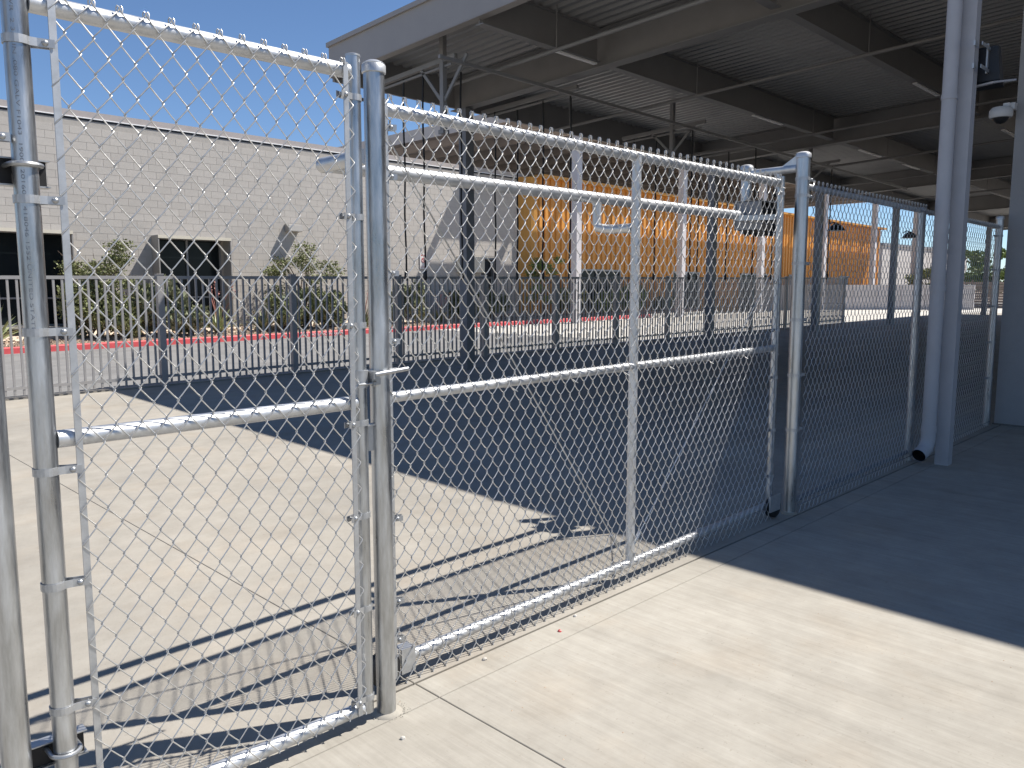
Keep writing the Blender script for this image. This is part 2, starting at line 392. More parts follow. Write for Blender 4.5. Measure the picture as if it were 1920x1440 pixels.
# hinge post at the far left (cropped by the picture's edge)
lp = empty('gate_post', (.475, VG, G(.47)), 'round galvanised hinge post cropped at the left edge of the picture', 'post', 'gate posts')
pipe('shaft', (.475, VG, -.02), (.475, VG, 1.66), .0365, lp, GALVD)
pipe('shaft_top', (.475, VG, 1.66), (.475, VG, 2.42), .0362, lp, GALVD)
cap_dome('cap', (.475, VG, 2.43), .036, lp)
for z in (1.98, .22): put_band(BAND37, (.475, VG, z), R(-10), lp)
# round latch post
p1 = empty('gate_post', (1.687, VG, 0), 'tall round galvanised latch post with domed cap between the two gate leaves', 'post', 'gate posts')
pipe('shaft', (1.687, VG, -.03), (1.685, VG, 2.375), .0365, p1, GALVD, 28)
cap_dome('cap', (1.685, VG, 2.372), .0365, p1, .028)
gm = MB()
for i in range(120):
    a = random.gauss(-.9, .9); r = .045 + abs(random.gauss(0, .022)); q = random.uniform(.0015, .004)
    c = Vector((1.687 + r * math.cos(a), VG + r * math.sin(a) * .8, .0015))
    gm.add([c + Vector((q, 0, 0)), c + Vector((0, q, 0)), c + Vector((-q, 0, 0)), c + Vector((0, -q, 0)), c + Vector((0, 0, q * .8))], [(0, 1, 4), (1, 2, 4), (2, 3, 4), (3, 0, 4)])
part('grout_crumbs', gm, CONC, p1, kind='stuff')
gr = MB().lathe([(.062, -.004), (.058, .003), (.047, .008), (.037, .012)], (1.69, VG, 0), 18)
part('grout_collar', gr, CONC, p1, True)

# ================================================================== sliding gate
SO = Vector((1.825, 2.545, 0)); SDIR = Vector((1, .018, 0)).normalized(); SLP = .008
def SP(s, d, z): return SO + SDIR * s + Vector((0, d, z + SLP * s))
SL = 3.235
sl = empty('sliding_gate', SP(1.6, 0, .05), 'wide galvanised chain link sliding gate between the two tall posts', 'gate')
pipe('stile', SP(-.03, 0, .10), SP(-.03, 0, 2.30) - SP(-.03, 0, 0) + SP(-.03, 0, 0), .0245, sl, GALVD)
pipe('stile', SP(SL, 0, .10), SP(SL, 0, 2.31), .0245, sl, GALVD)
pipe('rail', SP(0, 0, 2.268), SP(SL - .02, 0, 2.268), .0245, sl)
pipe('rail', SP(0, 0, 1.180), SP(SL - .02, 0, 1.180), .0215, sl)
pipe('rail', SP(.05, 0, .098), SP(SL - .05, 0, .098), .0235, sl)
pipe('upright', SP(1.622, .0, .10), SP(1.622, .0, 2.262), .0245, sl)
chain_link('chain_link_mesh', SO + Vector((0, -.031, 0)), SDIR, -.02, -.02 + .035 * 92, .010, .010 + .047 * 49, sl, slope=SLP, n=5, bulge=.004, rw=.0022, hook=.0065, curve=.05)
part('tension_bar', MB().bar(SP(-.002, -.029, .04), SP(-.002, -.029, 2.30), .018, .005, (0, 1, 0)), BAND, sl)
part('tension_bar', MB().bar(SP(SL - .045, -.029, .04), SP(SL - .045, -.029, 2.30), .018, .005, (0, 1, 0)), BAND, sl)
for z in (2.20, 2.02, 1.66, 1.40, .70, .36, .2): put_band(BAND24, SP(-.03, 0, z), R(-22), sl)
for z in (2.2, 1.62, 1.30, .98, .62, .30): put_band(BAND24, SP(SL, 0, z), R(180 + 20), sl)
def rod(name, a, b, r=.0036):
    m = MB().cyl(a, b, r, 8); t = (Vector(b) - Vector(a)).normalized(); c = Vector(a) + (Vector(b) - Vector(a)) * .93
    m.cyl(c, c + t * .09, .009, 8); return part(name, m, GALVD, sl, True)
rod('truss_rod', SP(.03, .03, 2.20), SP(1.60, .03, .13)); rod('truss_rod', SP(SL - .05, .03, 1.66), SP(1.65, .03, .13))
# track pipe behind the gate carried by bent arms
TV = .262
pipe('track_pipe', SP(-.06, TV, 2.085), SP(3.33, TV, 2.070), .030, sl)
part('track_arm', MB().cyl(SP(-.06, .02, 2.09), SP(-.06, TV + .06, 2.09), .030, 18), GALV, sl, True)
part('track_arm', MB().tube([SP(1.622, .02, 1.905), SP(1.622, .15, 1.905), SP(1.622, .19, 1.908), SP(1.622, TV - .012, 1.918), SP(1.622, TV, 1.945), SP(1.622, TV, 1.98), SP(1.622, TV, 2.06)], .0245, 14), GALV, sl, True)
part('end_plate', MB().box(1.855, 1.925, 2.515, 2.521, .045, .150).box(1.855, 1.925, 2.521, 2.57, .145, .150), BAND, sl)
part('end_arm', MB().bar(SP(SL - .12, TV, 2.05), SP(SL, .03, 2.05), .02, .035), GALVD, sl)
# wire ties
tm = MB()
for s in [0.25 + .42 * i for i in range(8)]:
    for z, r in ((2.268, .026), (1.18, .023), (.098, .026)):
        tm.tube([SP(s + .012 * math.sin(q), r * math.cos(q) * 1.12, z + r * 1.12 * math.sin(q)) for q in [R(40 * i) for i in range(10)]] + [SP(s + .02, -.045, z - .04)], .0018, 5)
part('wire_tie', tm, WIRE, sl, kind='stuff')
def wheel(name, c, parent):
    m = MB().tube([Vector(c) + Vector((0, -.028, 0)), Vector(c) + Vector((0, -.022, 0)), Vector(c) + Vector((0, .022, 0)), Vector(c) + Vector((0, .028, 0))], [.062, .070, .070, .062], 24)
    return part(name, m, BLACK, parent, True)
wh = wheel('guide_wheel', SP(SL + .0, -.03, .085), sl)
part('wheel_bracket', MB().box(SP(SL - .12, 0, 0).x, SP(SL + .02, 0, 0).x, SP(SL, -.075, 0).y, SP(SL, -.066, 0).y, .10, .21), BAND, sl)
pebw = wheel('guide_wheel', (1.785, 2.545, .085), sl)

# ================================================================== right gate portal
P2 = (5.245, 2.545); g2 = G(P2[0])
p2 = empty('gate_post', (*P2, g2), 'tall thick galvanised gate post with a rear pipe arm carrying black rollers', 'post', 'gate posts')
pipe('shaft', (*P2, g2 - .03), (*P2, 2.50), .0445, p2, GALVD, 28)
cap_dome('cap', (*P2, 2.50), .0445, p2, .022)
pipe('arm', (5.245, 2.585, 2.405), (5.245, 2.93, 2.405), .026, p2)
part('gusset', MB().hexa([(5.240, 2.59, 2.40), (5.250, 2.59, 2.40), (5.250, 2.70, 2.425), (5.240, 2.70, 2.425), (5.240, 2.59, 2.49), (5.250, 2.59, 2.49), (5.250, 2.595, 2.49), (5.240, 2.595, 2.49)]), GALV, p2)
pipe('hanger', (5.245, 2.72, 2.27), (5.245, 2.72, 2.40), .012, p2)
part('hanger_wheel', MB().cyl((5.245, 2.70, 2.255), (5.245, 2.74, 2.255), .03, 14), BLACK, p2, True)
part('grout_collar', MB().lathe([(.052, 0), (.051, .012), (.0475, .018), (.046, .02)], (*P2, g2), 20), CONC2, p2, True)
for z in (2.30, 2.19, 1.74, 1.36, .98, .60): put_band(BAND44, (*P2, z + g2), R(-12), p2)
pipe('drop_stub', (5.245, 2.96, 1.99), (5.245, 2.96, 2.44), .0365, p2, GALVD)
cap_dome('stub_cap', (5.245, 2.96, 2.46), .040, p2, .02)
rb = part('roller_box', MB().box(5.02, 5.028, 2.72, 2.90, 2.00, 2.19).box(5.29, 5.30, 2.72, 2.90, 1.97, 2.21).box(5.02, 5.30, 2.905, 2.915, 2.0, 2.2).box(5.02, 5.30, 2.72, 2.90, 2.186, 2.192), DARKMET, p2)
for u in (5.08, 5.22):
    for z in (2.155, 2.015): part('roller', MB().tube([(u, 2.745, z), (u, 2.80, z), (u, 2.855, z)], [.055, .038, .055], 16), BLACK, rb, True)

# ================================================================== fixed fence at the right
FD = Vector((1, .014, 0)).normalized(); FO = Vector((P2[0], P2[1], 0))
def FP(s, d, z): return FO + FD * s + Vector((0, d, z + g2 + .006 * s))
ff = empty('chain_link_fence', FP(2.4, 0, 0), 'fixed galvanised chain link fence in the shade right of the sliding gate', 'fence')
FL = 4.86; F3 = 2.36
pipe('rail', FP(.04, 0, 2.255), FP(FL, 0, 2.215), .021, ff)
for s, r, bm in ((F3, .034, None), (FL, .0365, BAND37)):
    b = FP(s, 0, 0); q = pipe('post', (b.x, b.y, b.z - .03), (b.x, b.y, b.z + (2.245 if bm is None else 2.33)), r, ff, GALVD)
    cap_dome('post_cap', (b.x, b.y, b.z + (2.26 if bm is None else 2.33)), r, q, .022)
    if bm:
        for z in (2.12, 1.75, 1.35, .95, .55): put_band(bm, (b.x, b.y, b.z + z), R(180 - 12), ff)
chain_link('chain_link_mesh', FO + Vector((0, -.034, g2)), FD, .07, .07 + .035 * 66, -.010, -.010 + .047 * 49, ff, slope=.002, n=4, rw=.0022, hook=.0065)
chain_link('chain_link_mesh', FO + Vector((0, -.036, g2 + .006)), FD, .09 + .035 * 66, .09 + .035 * 135, -.010, -.012 + .047 * 48, ff, slope=.002, n=4, rw=.0022, hook=.0065)
part('tension_wire', MB().tube([FP(s, -.04, .06) for s in [.05 + .4 * i for i in range(13)]], .0035, 6), DARKMET, ff)
part('bottom_rail', MB().cyl(FP(.05, .0, .085), FP(F3, 0, .085), .018, 12), DARKMET, ff, True)

# ================================================================== picket fence across the yard
VP = 13.2
pf = empty('picket_fence', (15, VP, G(15)), 'long grey steel picket fence crossing behind the chain link gates', 'fence')
U0, U1 = 2.72 - 2.36, 31.1
posts = [5.08 + 2.36 * k for k in range(-2, 12)]
pm = MB().box(-.05, .05, -.05, .05, -.02, 1.80).box(-.056, .056, -.056, .056, 1.80, 1.815).mesh('fence_post', PICK)
for u in posts: link('fence_post', pm, pf, (u, VP, G(u)))
pk = MB().box(-.0145, .0145, -.0145, .0145, .06, 1.735).mesh('picket', PICK)
for a, b in zip(posts, posts[1:]):
    for z, h in ((1.755, .05), (.165, .045)):
        part('rail', MB().hexa([(a + .05, VP - .02, G(a) + z - h / 2), (b - .05, VP - .02, G(b) + z - h / 2), (b - .05, VP + .02, G(b) + z - h / 2), (a + .05, VP + .02, G(a) + z - h / 2),
                                (a + .05, VP - .02, G(a) + z + h / 2), (b - .05, VP - .02, G(b) + z + h / 2), (b - .05, VP + .02, G(b) + z + h / 2), (a + .05, VP + .02, G(a) + z + h / 2)]), PICK, pf)
    for i in range(1, 20):
        u = a + (b - a) * i / 20; link('picket', pk, pf, (u, VP, G(u)))

# ================================================================== near canopy
UE, VE = 7.60, 12.05
def ZT(u, v): return 5.63 + .037 * (12.05 - v) - .012 * (u - UE)
VN, UF = -13.0, 47.0
ca = empty('yard_canopy', (10.3, 11.65, G(10)), 'large grey steel canopy with ribbed metal deck roofing the yard at right', 'canopy')
def beam(name, p0, p1, wd, z0, z1, mt, fl=0.0):
    """I or box beam: z0,z1 are offsets from the roof top surface"""
    (a, b), (c, d) = p0, p1; t = Vector((c - a, d - b, 0)).normalized(); n = Vector((-t.y, t.x, 0)) * wd / 2
    m = MB()
    def slab_(hw, q0, q1):
        k = n.normalized() * hw
        pts = [(Vector((a, b, 0)) - k), (Vector((c, d, 0)) - k), (Vector((c, d, 0)) + k), (Vector((a, b, 0)) + k)]
        if t.x < .5 and t.y > .5: pass
        e = [(a, b), (c, d), (c, d), (a, b)]
        m.hexa([(p.x, p.y, ZT(*e[i]) + q0) for i, p in enumerate(pts)] + [(p.x, p.y, ZT(*e[i]) + q1) for i, p in enumerate(pts)])
    if fl:
        slab_(.006, z0 + .014, z1 - .014); slab_(fl / 2, z0, z0 + .014); slab_(fl / 2, z1 - .014, z1)
    else: slab_(wd / 2, z0, z1)
    return part(name, m, mt, ca)
beam('fascia', (UE + .03, VN), (UE + .03, VE), .06, -.51, -.04, FASC)
beam('fascia_cap', (UE + .02, VN), (UE + .02, VE + .02), .12, -.04, .03, FASC)
beam('fascia_lip', (UE + .07, VN), (UE + .07, VE), .14, -.525, -.512, FASC)
beam('fascia', (UE + .06, VE - .03), (UF, VE - .03), .06, -.58, -.04, CANO)
beam('fascia_cap', (UE + .06, VE - .01), (UF, VE - .01), .12, -.038, .03, FASC)
beam('fascia', (UF - .03, VN), (UF - .03, VE - .06), .06, -.58, -.04, CANO)
GU = [10.3, 18.9, 27.5, 36.1, 44.7]
for u in GU: beam('girder', (u, VN), (u, VE - .06), .2, -.66, -.085, CANO, .22)
BV = [8.42, 5.40, 2.40, -.6, -3.6, -6.6]
ends = [UE + .07] + GU + [UF - .06]
for v in BV:
    for a, b in zip(ends, ends[1:]):
        beam('beam', (a + (.01 if a == ends[0] else .12), v), (b - .12, v), .14, -.60, -.085, CANO, .15)
# ribbed deck, one panel per bay
def deck(u0, u1):
    m = MB(); p = .19; n = max(1, int((u1 - u0) / p)); p = (u1 - u0) / n
    vs_ = [VN, VE - .07]
    for i in range(n):
        a = u0 + i * p; xs = [(a, -.082), (a + p * .30, -.082), (a + p * .40, -.030), (a + p * .90, -.030), (a + p, -.082)]
        k = len(m.v)
        for x, z in xs:
            for v in vs_: m.v.append((x, v, ZT(x, v) + z))
        for j in range(4): m.f.append((k + 2 * j, k + 2 * j + 1, k + 2 * j + 3, k + 2 * j + 2))
    part('deck_panel', m, DECK, ca)
    m = MB(); q = [(u0, VN), (u1, VN), (u1, VE - .07), (u0, VE - .07)]
    m.hexa([(u, v, ZT(u, v) - .018) for u, v in q] + [(u, v, ZT(u, v) + .0) for u, v in q])
    part('roof_sheet', m, FASC, ca)
for a, b in zip(ends, ends[1:]): deck(a, b)
cm = lambda h: MB().box(-.10, .10, -.10, .10, -.03, h).box(-.16, .16, -.16, .16, 0, .02)
for u in (10.26, 18.9, 25.2, 31.6, 43.3):
    v = 11.62; h = ZT(u, v) - .67 - G(u)
    link('column', MB().box(-.15, .15, -.03, .0, -.02, h).box(-.15, .15, .12, .15, -.02, h).box(-.03, .03, .0, .12, -.02, h).mesh('column', DARKMET) if False else cm(h).mesh('column', DARKMET), ca, (u, v, G(u)))
# near column beside the drain pipe
NC = (7.655, 2.295); hN = ZT(*NC) - .53 - G(NC[0])
link('column', MB().box(-.055, .055, -.055, .055, -.03, hN).mesh('column', PIPEW), ca, (*NC, G(NC[0])))
# sprinkler pipes with hangers
for u, v0, v1 in ((9.0, -8, 10.6), (12.7, -8, 11.7), (17.3, -8, 11.7), (21.5, -8, 11.7), (25, -8, 11.7), (30, -8, 11.7)):
    z = -.70
    sp = part('sprinkler_pipe', MB().cyl((u, v0, ZT(u, v0) + z), (u, v1, ZT(u, v1) + z), .028, 10), CANO, ca, True)
    v = v0 + 1.2
    while v < v1:
        part('pipe_hanger', MB().cyl((u, v, ZT(u, v) - .08), (u, v, ZT(u, v) + z), .009, 6), CANO, sp); v += 3.0
# strip lights under the beams
def strip(u0, u1, v, z=-.615):
    m = MB().bar((u0, v, ZT(u0, v) + z), (u1, v, ZT(u1, v) + z), .075, .022)
    o = part('strip_light', m, LAMPW, None); return o
for i, (a, b, v) in enumerate(((9.25, 10.15, 8.42), (15.1, 16.3, 8.42), (20.3, 21.6, 8.42), (23.2, 24.4, 8.42), (15.2, 16.4, 5.40), (20.6, 21.8, 5.40), (25.2, 26.4, 5.40), (29, 30.2, 5.40))):
    where = ['under the beam nearest the canopy fascia', 'under the second bay of the front beam', 'under the beam past the far girder', 'farthest on the front beam',
             'under the beam left of the drain pipe', 'small, beyond the second girder', 'tiny, deep under the canopy', 'farthest under the canopy', 'near the middle of the canopy'][i]
    tag(strip(a, b, v), 'long white strip light fixed ' + where, 'light', 'strip lights under the canopy')
# long strut along the canopy with hanging posts and cross rails
part('strut_rail', MB().bar((7.7, 9.3, 4.93), (26, 9.3, 4.62), .05, .05), CANO, ca)
k = 0
for u, v0, v1, hv in ((8.15, 9.45, 11.3, 9.75), (10.75, 9.3, 11.7, None), (14.6, 9.2, 11.3, 10.0), (17.4, 9.1, 11.4, None), (21.0, 9.2, 11.2, 10.0)):
    zc = 5.02 - .012 * (u - 8)
    part('cross_rail', MB().bar((u, v0, zc + .045 * .9), (u, v1, zc - .035), .06, .07).bar((u, v0 + .1, zc - .06), (u, v1, zc - .13), .03, .03), CANO, ca)
    if hv:
        part('drop_post', MB().box(u - .04, u + .04, hv - .04, hv + .04, 4.02, ZT(u, hv) - .1)
             .bar((u, hv - .55, zc + .02), (u, hv - .03, 4.45), .03, .05).bar((u, hv + .55, zc), (u, hv + .03, 4.45), .03, .05).box(u - .06, u + .06, hv - .06, hv + .06, 3.96, 4.02), CANO, ca)
part('conduit', MB().cyl((7.8, 11.75, 4.78), (11.5, 11.75, 4.74), .03, 8), DARKMET, ca)
part('conduit', MB().cyl((8.6, 11.45, 4.70), (11.5, 11.75, 4.66), .02, 8), DARKMET, ca)
# hanging power cords
def cord(u, v, zt, zb, label):
    c = empty('hanging_cord', (u, v, zb), label, 'cord', 'black power cords hanging from the canopy')
    pts = [(u + .01 * math.sin(i * 1.3 + u), v, zt + (zb + .1 - zt) * i / 10) for i in range(11)]
    part('cable', MB().tube(pts, .016, 6), BLACK, c, True)
    part('connector', MB().lathe([(.018, .10), (.03, .08), (.034, -.03), (.022, -.06), (.01, -.065)], (u, v, zb), 10), BLACKM, c, True)
lab = ['left of the grey canopy column', 'right of the grey canopy column', 'in front of the orange wall', 'in front of the far orange wall']
import itertools
CX = [(8.15, 10.75), (8.15, 10.25), (8.5, 9.75), (10.75, 11.35), (10.75, 10.1), (10.75, 9.45), (10.8, 10.8),
      (14.6, 11.0), (14.6, 9.5), (14.6, 10.4), (17.4, 11.1), (17.4, 9.6), (17.4, 10.3), (21.0, 11.0), (21.0, 10.1), (21, 9.4)]
cw = ['first hanging black cord right of the latch post', 'second hanging black cord right of the latch post', 'black cord hanging just left of the grey canopy column', 'black cord hanging close beside the grey canopy column',
      'black cord hanging over the shaded grey wall', 'black cord hanging at the left end of the orange wall', 'thin black cord hanging over the doorway of the block building',
      'black cord hanging before the orange wall, left of the first pale column', 'black cord hanging before the orange wall, right of the first pale column', 'black cord hanging beside the first pale column',
      'black cord hanging left of the gate upright', 'black cord hanging right of the gate upright', 'black cord hanging behind the gate upright',
      'black cord hanging near the roller box', 'black cord hanging left of the roller box', 'black cord hanging right of the second pale column']
for (u, v), l_ in zip(CX, cw): cord(u, v, 4.95 - .012 * (u - 8), 1.74 + .008 * u, l_)

# drain pipe on the near column
dp = empty('drain_pipe', (7.62, 2.33, G(7.6)), 'pale grey round drain pipe with open elbow strapped to a column', 'pipe')
gx, gy = 7.515, 2.385; zb = G(7.6)
part('pipe', MB().cyl((gx, gy, zb + .30), (gx, gy, ZT(gx, gy) - .1), .058, 22), PIPEW, dp, True)
el = [(gx, gy, zb + .30)] + [(gx - .0 - .13 * (1 - math.cos(q)) * .75, gy + .13 * (1 - math.cos(q)) * .2, zb + .25 - .13 * math.sin(q)) for q in [R(15 * i) for i in range(6)]]
ex = Vector(el[-1]); dr = Vector((-.88, .10, -.35)).normalized()
el += [ex + dr * .07]
eo = part('elbow', MB().tube(el, .060, 22, cap=False).tube([el[0], Vector(el[0]) + Vector((0, 0, .05))], .0635, 22, cap=True), PIPEW, dp, True)
part('pipe_bore', MB().tube([ex - dr * .02, ex + dr * .069], .054, 22, cap=False).tube([ex - dr * .02, ex - dr * .022], .054, 22), BLACKM, eo)
for z in (1.6, 3.2, 4.7): part('pipe_strap', MB().lathe([(.060, -.02), (.063, -.02), (.063, .02), (.060, .02)], (gx, gy, z), 20).box(gx + .03, NC[0] - .0, gy - .03, gy - .006, z - .015, z + .015), PIPEW, dp)
# flood light strapped to the column
fl = empty('flood_light', (7.820, 2.255, 3.4), 'black flood light clamped to the column beside the drain pipe', 'light')
for z in (3.42, 3.60): part('clamp_strap', MB().box(7.490, 7.545, 2.205, 2.220, z - .02, z + .02).box(7.545, 7.730, 2.167, 2.173, z - .014, z + .014).box(7.724, 7.790, 2.170, 2.185, z - .012, z + .012), BAND, fl)
part('bracket', MB().bar((7.760, 2.185, 3.40), (7.760, 2.185, 3.64), .03, .012, (0, 1, 0)), BAND, fl)
part('lamp_body', MB().hexa([(7.770, 2.085, 3.34), (7.910, 2.085, 3.30), (7.910, 2.365, 3.30), (7.770, 2.365, 3.34), (7.780, 2.115, 3.62), (7.850, 2.115, 3.62), (7.850, 2.335, 3.62), (7.780, 2.335, 3.62)]), BLACKM, fl)
part('visor', MB().bar((7.750, 2.235, 3.31), (8.020, 2.135, 3.36), .26, .015), PIPEW, fl)

# ================================================================== building at the right edge
rbld = empty('plastered_building', (10.9, 0, G(10.9)), 'grey plastered building corner in shade at the right edge', 'building')
part('wall', MB().box(10.22, 10.52, -9, 2.56, -.1, 5.2).box(10.52, 18, 2.26, 2.56, -.1, 5.05), RWALL, rbld)
part('roof', MB().box(10.22, 18, -9, 2.56, 5.2, 5.24), FASC, rbld)
part('wall_base_trim', MB().box(10.205, 10.219, -9, 2.575, G(10.2) - .03, G(10.2) + .015), JOINT, rbld)
cc = empty('security_camera', (10.16, 2.66, 3.49), 'white dome security camera on the corner of the plastered building', 'camera')
part('bracket', MB().box(10.13, 10.24, 2.555, 2.60, 3.53, 3.60).box(10.10, 10.20, 2.60, 2.66, 3.56, 3.60), CAMW, cc)
part('housing', MB().lathe([(.105, -.02), (.115, .0), (.115, .06), (.09, .09), (.02, .10)], (10.12, 2.68, 3.47), 20), CAMW, cc, True)
part('dome', MB().lathe([(.002, -.085), (.04, -.075), (.07, -.045), (.08, -.02)], (10.12, 2.68, 3.47), 18), BLACKM, cc, True)

# ================================================================== block building
VB = 25.6
cb = empty('block_building', (15, VB, .2), 'long single storey building of grey concrete blocks behind the planting bed', 'building')
W1 = (4.2, 7.28); W2 = (9.7, 11.95); DOOR = (23.4, 24.2)
ZP = 6.42
opens = [(W1[0], W1[1], .55, 3.2), (W2[0], W2[1], .55, 3.2), (DOOR[0], DOOR[1], .0, 2.95)]
UL, UR = -9.0, 25.9
m = MB(); d0 = VB + .006
cuts = [UL] + sorted(x for o in opens for x in o[:2]) + [UR]
for a, b in zip(cuts, cuts[1:]):
    op = [o for o in opens if abs(o[0] - a) < 1e-6]
    if op:
        m.box(a, b, d0, VB + .3, -.2, op[0][2]).box(a, b, d0, VB + .3, op[0][3], ZP)
    else: m.box(a, b, d0, VB + .3, -.2, ZP)
m.box(UR - .3, UR, VB + .3, VB + 14, -.2, ZP).box(UL, UL + .3, VB + .3, VB + 14, -.2, ZP)
part('wall', m, MORTAR, cb)
part('roof', MB().box(UL, UR, VB + .3, VB + 14, ZP - .6, ZP - .5), FASC, cb)
part('coping', MB().box(UL - .05, UR + .05, VB - .012, VB + .36, ZP + .06, ZP + .26), COPING, cb)
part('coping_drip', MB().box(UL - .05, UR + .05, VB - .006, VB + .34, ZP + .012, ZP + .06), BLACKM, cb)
part('coping_edge', MB().box(UL - .055, UR + .055, VB - .026, VB - .0125, ZP + .058, ZP + .085), LAMPW, cb)
BH, BW, J = .215, .43, .008
bme = MB().box(J / 2, BW - J / 2, 0, 0.0058, J / 2, BH - J / 2).mesh('block', BLOCK)
cells = []
zz = .0; row = 0
while zz + BH <= ZP + .02:
    u = UL + (0 if row % 2 else -BW / 2)
    while u < UR:
        a, b = max(u, UL), min(u + BW, UR)
        segs = [(a, b)]
        for o in opens:
            if zz + BH > o[2] + .02 and zz < o[3] - .02:
                ns = []
                for p, q in segs:
                    if q <= o[0] or p >= o[1]: ns.append((p, q))
                    else:
                        if p < o[0]: ns.append((p, o[0]))
                        if q > o[1]: ns.append((o[1], q))
                segs = ns
        for p, q in segs:
            if q - p > .06: cells.append((p, q, zz))
        u += BW
    zz += BH; row += 1
vis = sorted([c for c in cells if c[0] > 5.3 and c[2] > 1.5 and c[1] - c[0] > .4], key=lambda c: c[0] ** 2 + VB ** 2)
near = set(vis[:300]); fm = MB()
for p, q, z in cells:
    if (p, q, z) in near: link('block', bme, cb, (p, VB, z))
    elif p > 3: fm.box(p + J / 2, q - J / 2, VB + random.uniform(-.001, .001), VB + 0.0058, z + J / 2, z + BH - J / 2)
    else: fm.box(p + J / 2, q - J / 2, VB, VB + 0.0058, z + J / 2, z + BH - J / 2)
part('blocks', fm, BLOCK, cb, kind='stuff')
def window(a, b, z0, z1, n):
    wd = part('window', MB().box(a, b, VB + .20, VB + .22, z0, z1), GLASS, cb)
    for k in range(n + 1):
        x = a + (b - a) * k / n; x = min(max(x, a + .03), b - .03)
        part('mullion', MB().box(x - .03, x + .03, VB + .14, VB + .199, z0, z1), FRAME, wd)
    for z in (z0 + .03, z1 - .03, z0 + (z1 - z0) * .30):
        part('transom', MB().box(a + .06, b - .06, VB + .15, VB + .195, z - .025, z + .025), FRAME, wd)
    # projecting metal surround
    t = .035; v0, v1 = VB - .55, VB - .012
    su = part('window_surround', MB().box(a - t, a, v0, v1, z0 - t, z1 + t).box(b, b + t, v0, v1, z0 - t, z1 + t).box(a, b, v0, v1, z0 - t, z0).box(a, b, v0, v1, z1, z1 + t), SHADE, wd)
    part('lintel_edge', MB().box(a - t, b + t, v0 - .012, v0 - .002, z1 - .06, z1 + t), CREAM, wd)
window(W1[0], W1[1], .55, 3.2, 3); window(W2[0], W2[1], .55, 3.2, 2)
dr_ = part('door', MB().box(DOOR[0], DOOR[1], VB + .2, VB + .24, 0, 2.95), BLACKM, cb)
part('door_frame', MB().box(DOOR[0], DOOR[0] + .05, VB + .05, VB + .199, 0, 2.95).box(DOOR[1] - .05, DOOR[1], VB + .05, VB + .199, 0, 2.95).box(DOOR[0] + .05, DOOR[1] - .05, VB + .05, VB + .199, 2.88, 2.95), FRAME, dr_)
part('door_side_box', MB().box(DOOR[0] - 1.4, DOOR[0] - .02, VB - .25, VB - .012, 2.3, 2.95), CREAM, cb)  # cream box on the wall just left of the door
wlight = empty('wall_light', (14.4, VB - .2, 3.65), 'grey box light on the block wall casting a long slanting shadow', 'light')
part('housing', MB().hexa([(14.2, VB - .34, 3.60), (14.72, VB - .34, 3.60), (14.72, VB - .012, 3.56), (14.2, VB - .012, 3.56), (14.2, VB - .30, 3.80), (14.72, VB - .30, 3.80), (14.72, VB - .012, 3.84), (14.2, VB - .012, 3.84)]), SHADE, wlight)
part('lens', MB().box(14.26, 14.66, VB - .32, VB - .06, 3.585, 3.60), LAMPW, wlight)
sgn = empty('wall_sign', (20.2, VB - .03, 2.8), 'small white sign with red print on the block wall', 'sign')
part('panel', MB().box(20.08, 20.42, VB - .03, VB - .012, 2.40, 3.02), SIGNW, sgn)
part('print', MB().box(20.14, 20.36, VB - .034, VB - .031, 2.92, 2.96).box(20.14, 20.36, VB - .034, VB - .031, 2.47, 2.49)
     .tube([(20.25 + .085 * math.cos(q), VB - .034, 2.75 + .085 * math.sin(q)) for q in [R(24 * i) for i in range(15)]], .014, 5, closed=True).bar((20.19, VB - .034, 2.81), (20.31, VB - .034, 2.69), .003, .025, (0, 0, 1)), SIGNR, sgn)

# ================================================================== orange building and tall canopy
VO = 25.1
ob = empty('orange_building', (40, VO, .3), 'orange ribbed metal clad building behind the fences', 'building')
UO0, UO1 = 26.3, 65.5
def ZO(u): return 6.62 - .3 * (u - 25.6) / 40
part('wall', MB().hexa([(UO0, VO + .05, -.2), (UO1, VO + .05, -.2), (UO1, VO + 10, -.2), (UO0, VO + 10, -.2), (UO0, VO + .05, 6.1), (UO1, VO + .05, 6.1), (UO1, VO + 10, 6.1), (UO0, VO + 10, 6.1)]), GREYW, ob)
pw = .37
def panel_mesh(h):
    m = MB(); xs = [(0, .03), (pw * .40, .03), (pw * .46, -.03), (pw * .92, -.03), (pw * .98, .03), (pw, .03)]
    k = 0
    for x, y in xs: m.v += [(x, y, 0), (x, y, h)]
    for j in range(5): m.f.append((2 * j, 2 * j + 2, 2 * j + 3, 2 * j + 1))
    return m
doors = [(28.6, 32.4), (37.0, 39.6), (44.2, 47.4), (50.2, 52.0), (54.0, 55.2), (58.0, 59.6)]
u = UO0; hi = panel_mesh(6.4)
while u < UO1 - pw:
    d = [x for x in doors if x[0] <= u + pw / 2 <= x[1]]
    z0 = 2.55 if d else 0.0; m = panel_mesh(ZO(u) - .12 - z0)
    link('wall_panel', m.mesh('wall_panel', ORANGE), ob, (u, VO, z0)); u += pw
for a, b in doors:
    dd = part('door', MB().box(a, b, VO + .022, VO + .045, 0, 2.55), GLASS if b - a > 2 else GREYW, ob)
    part('door_frame', MB().box(a, a + .07, VO - .03, VO + .02, .2, 2.55).box(b - .07, b, VO - .03, VO + .02, .2, 2.55).box(a + .07, b - .07, VO - .03, VO + .02, 2.47, 2.55).box((a + b) / 2 - .04, (a + b) / 2 + .04, VO - .03, VO + .02, .2, 2.47), FRAME, dd)
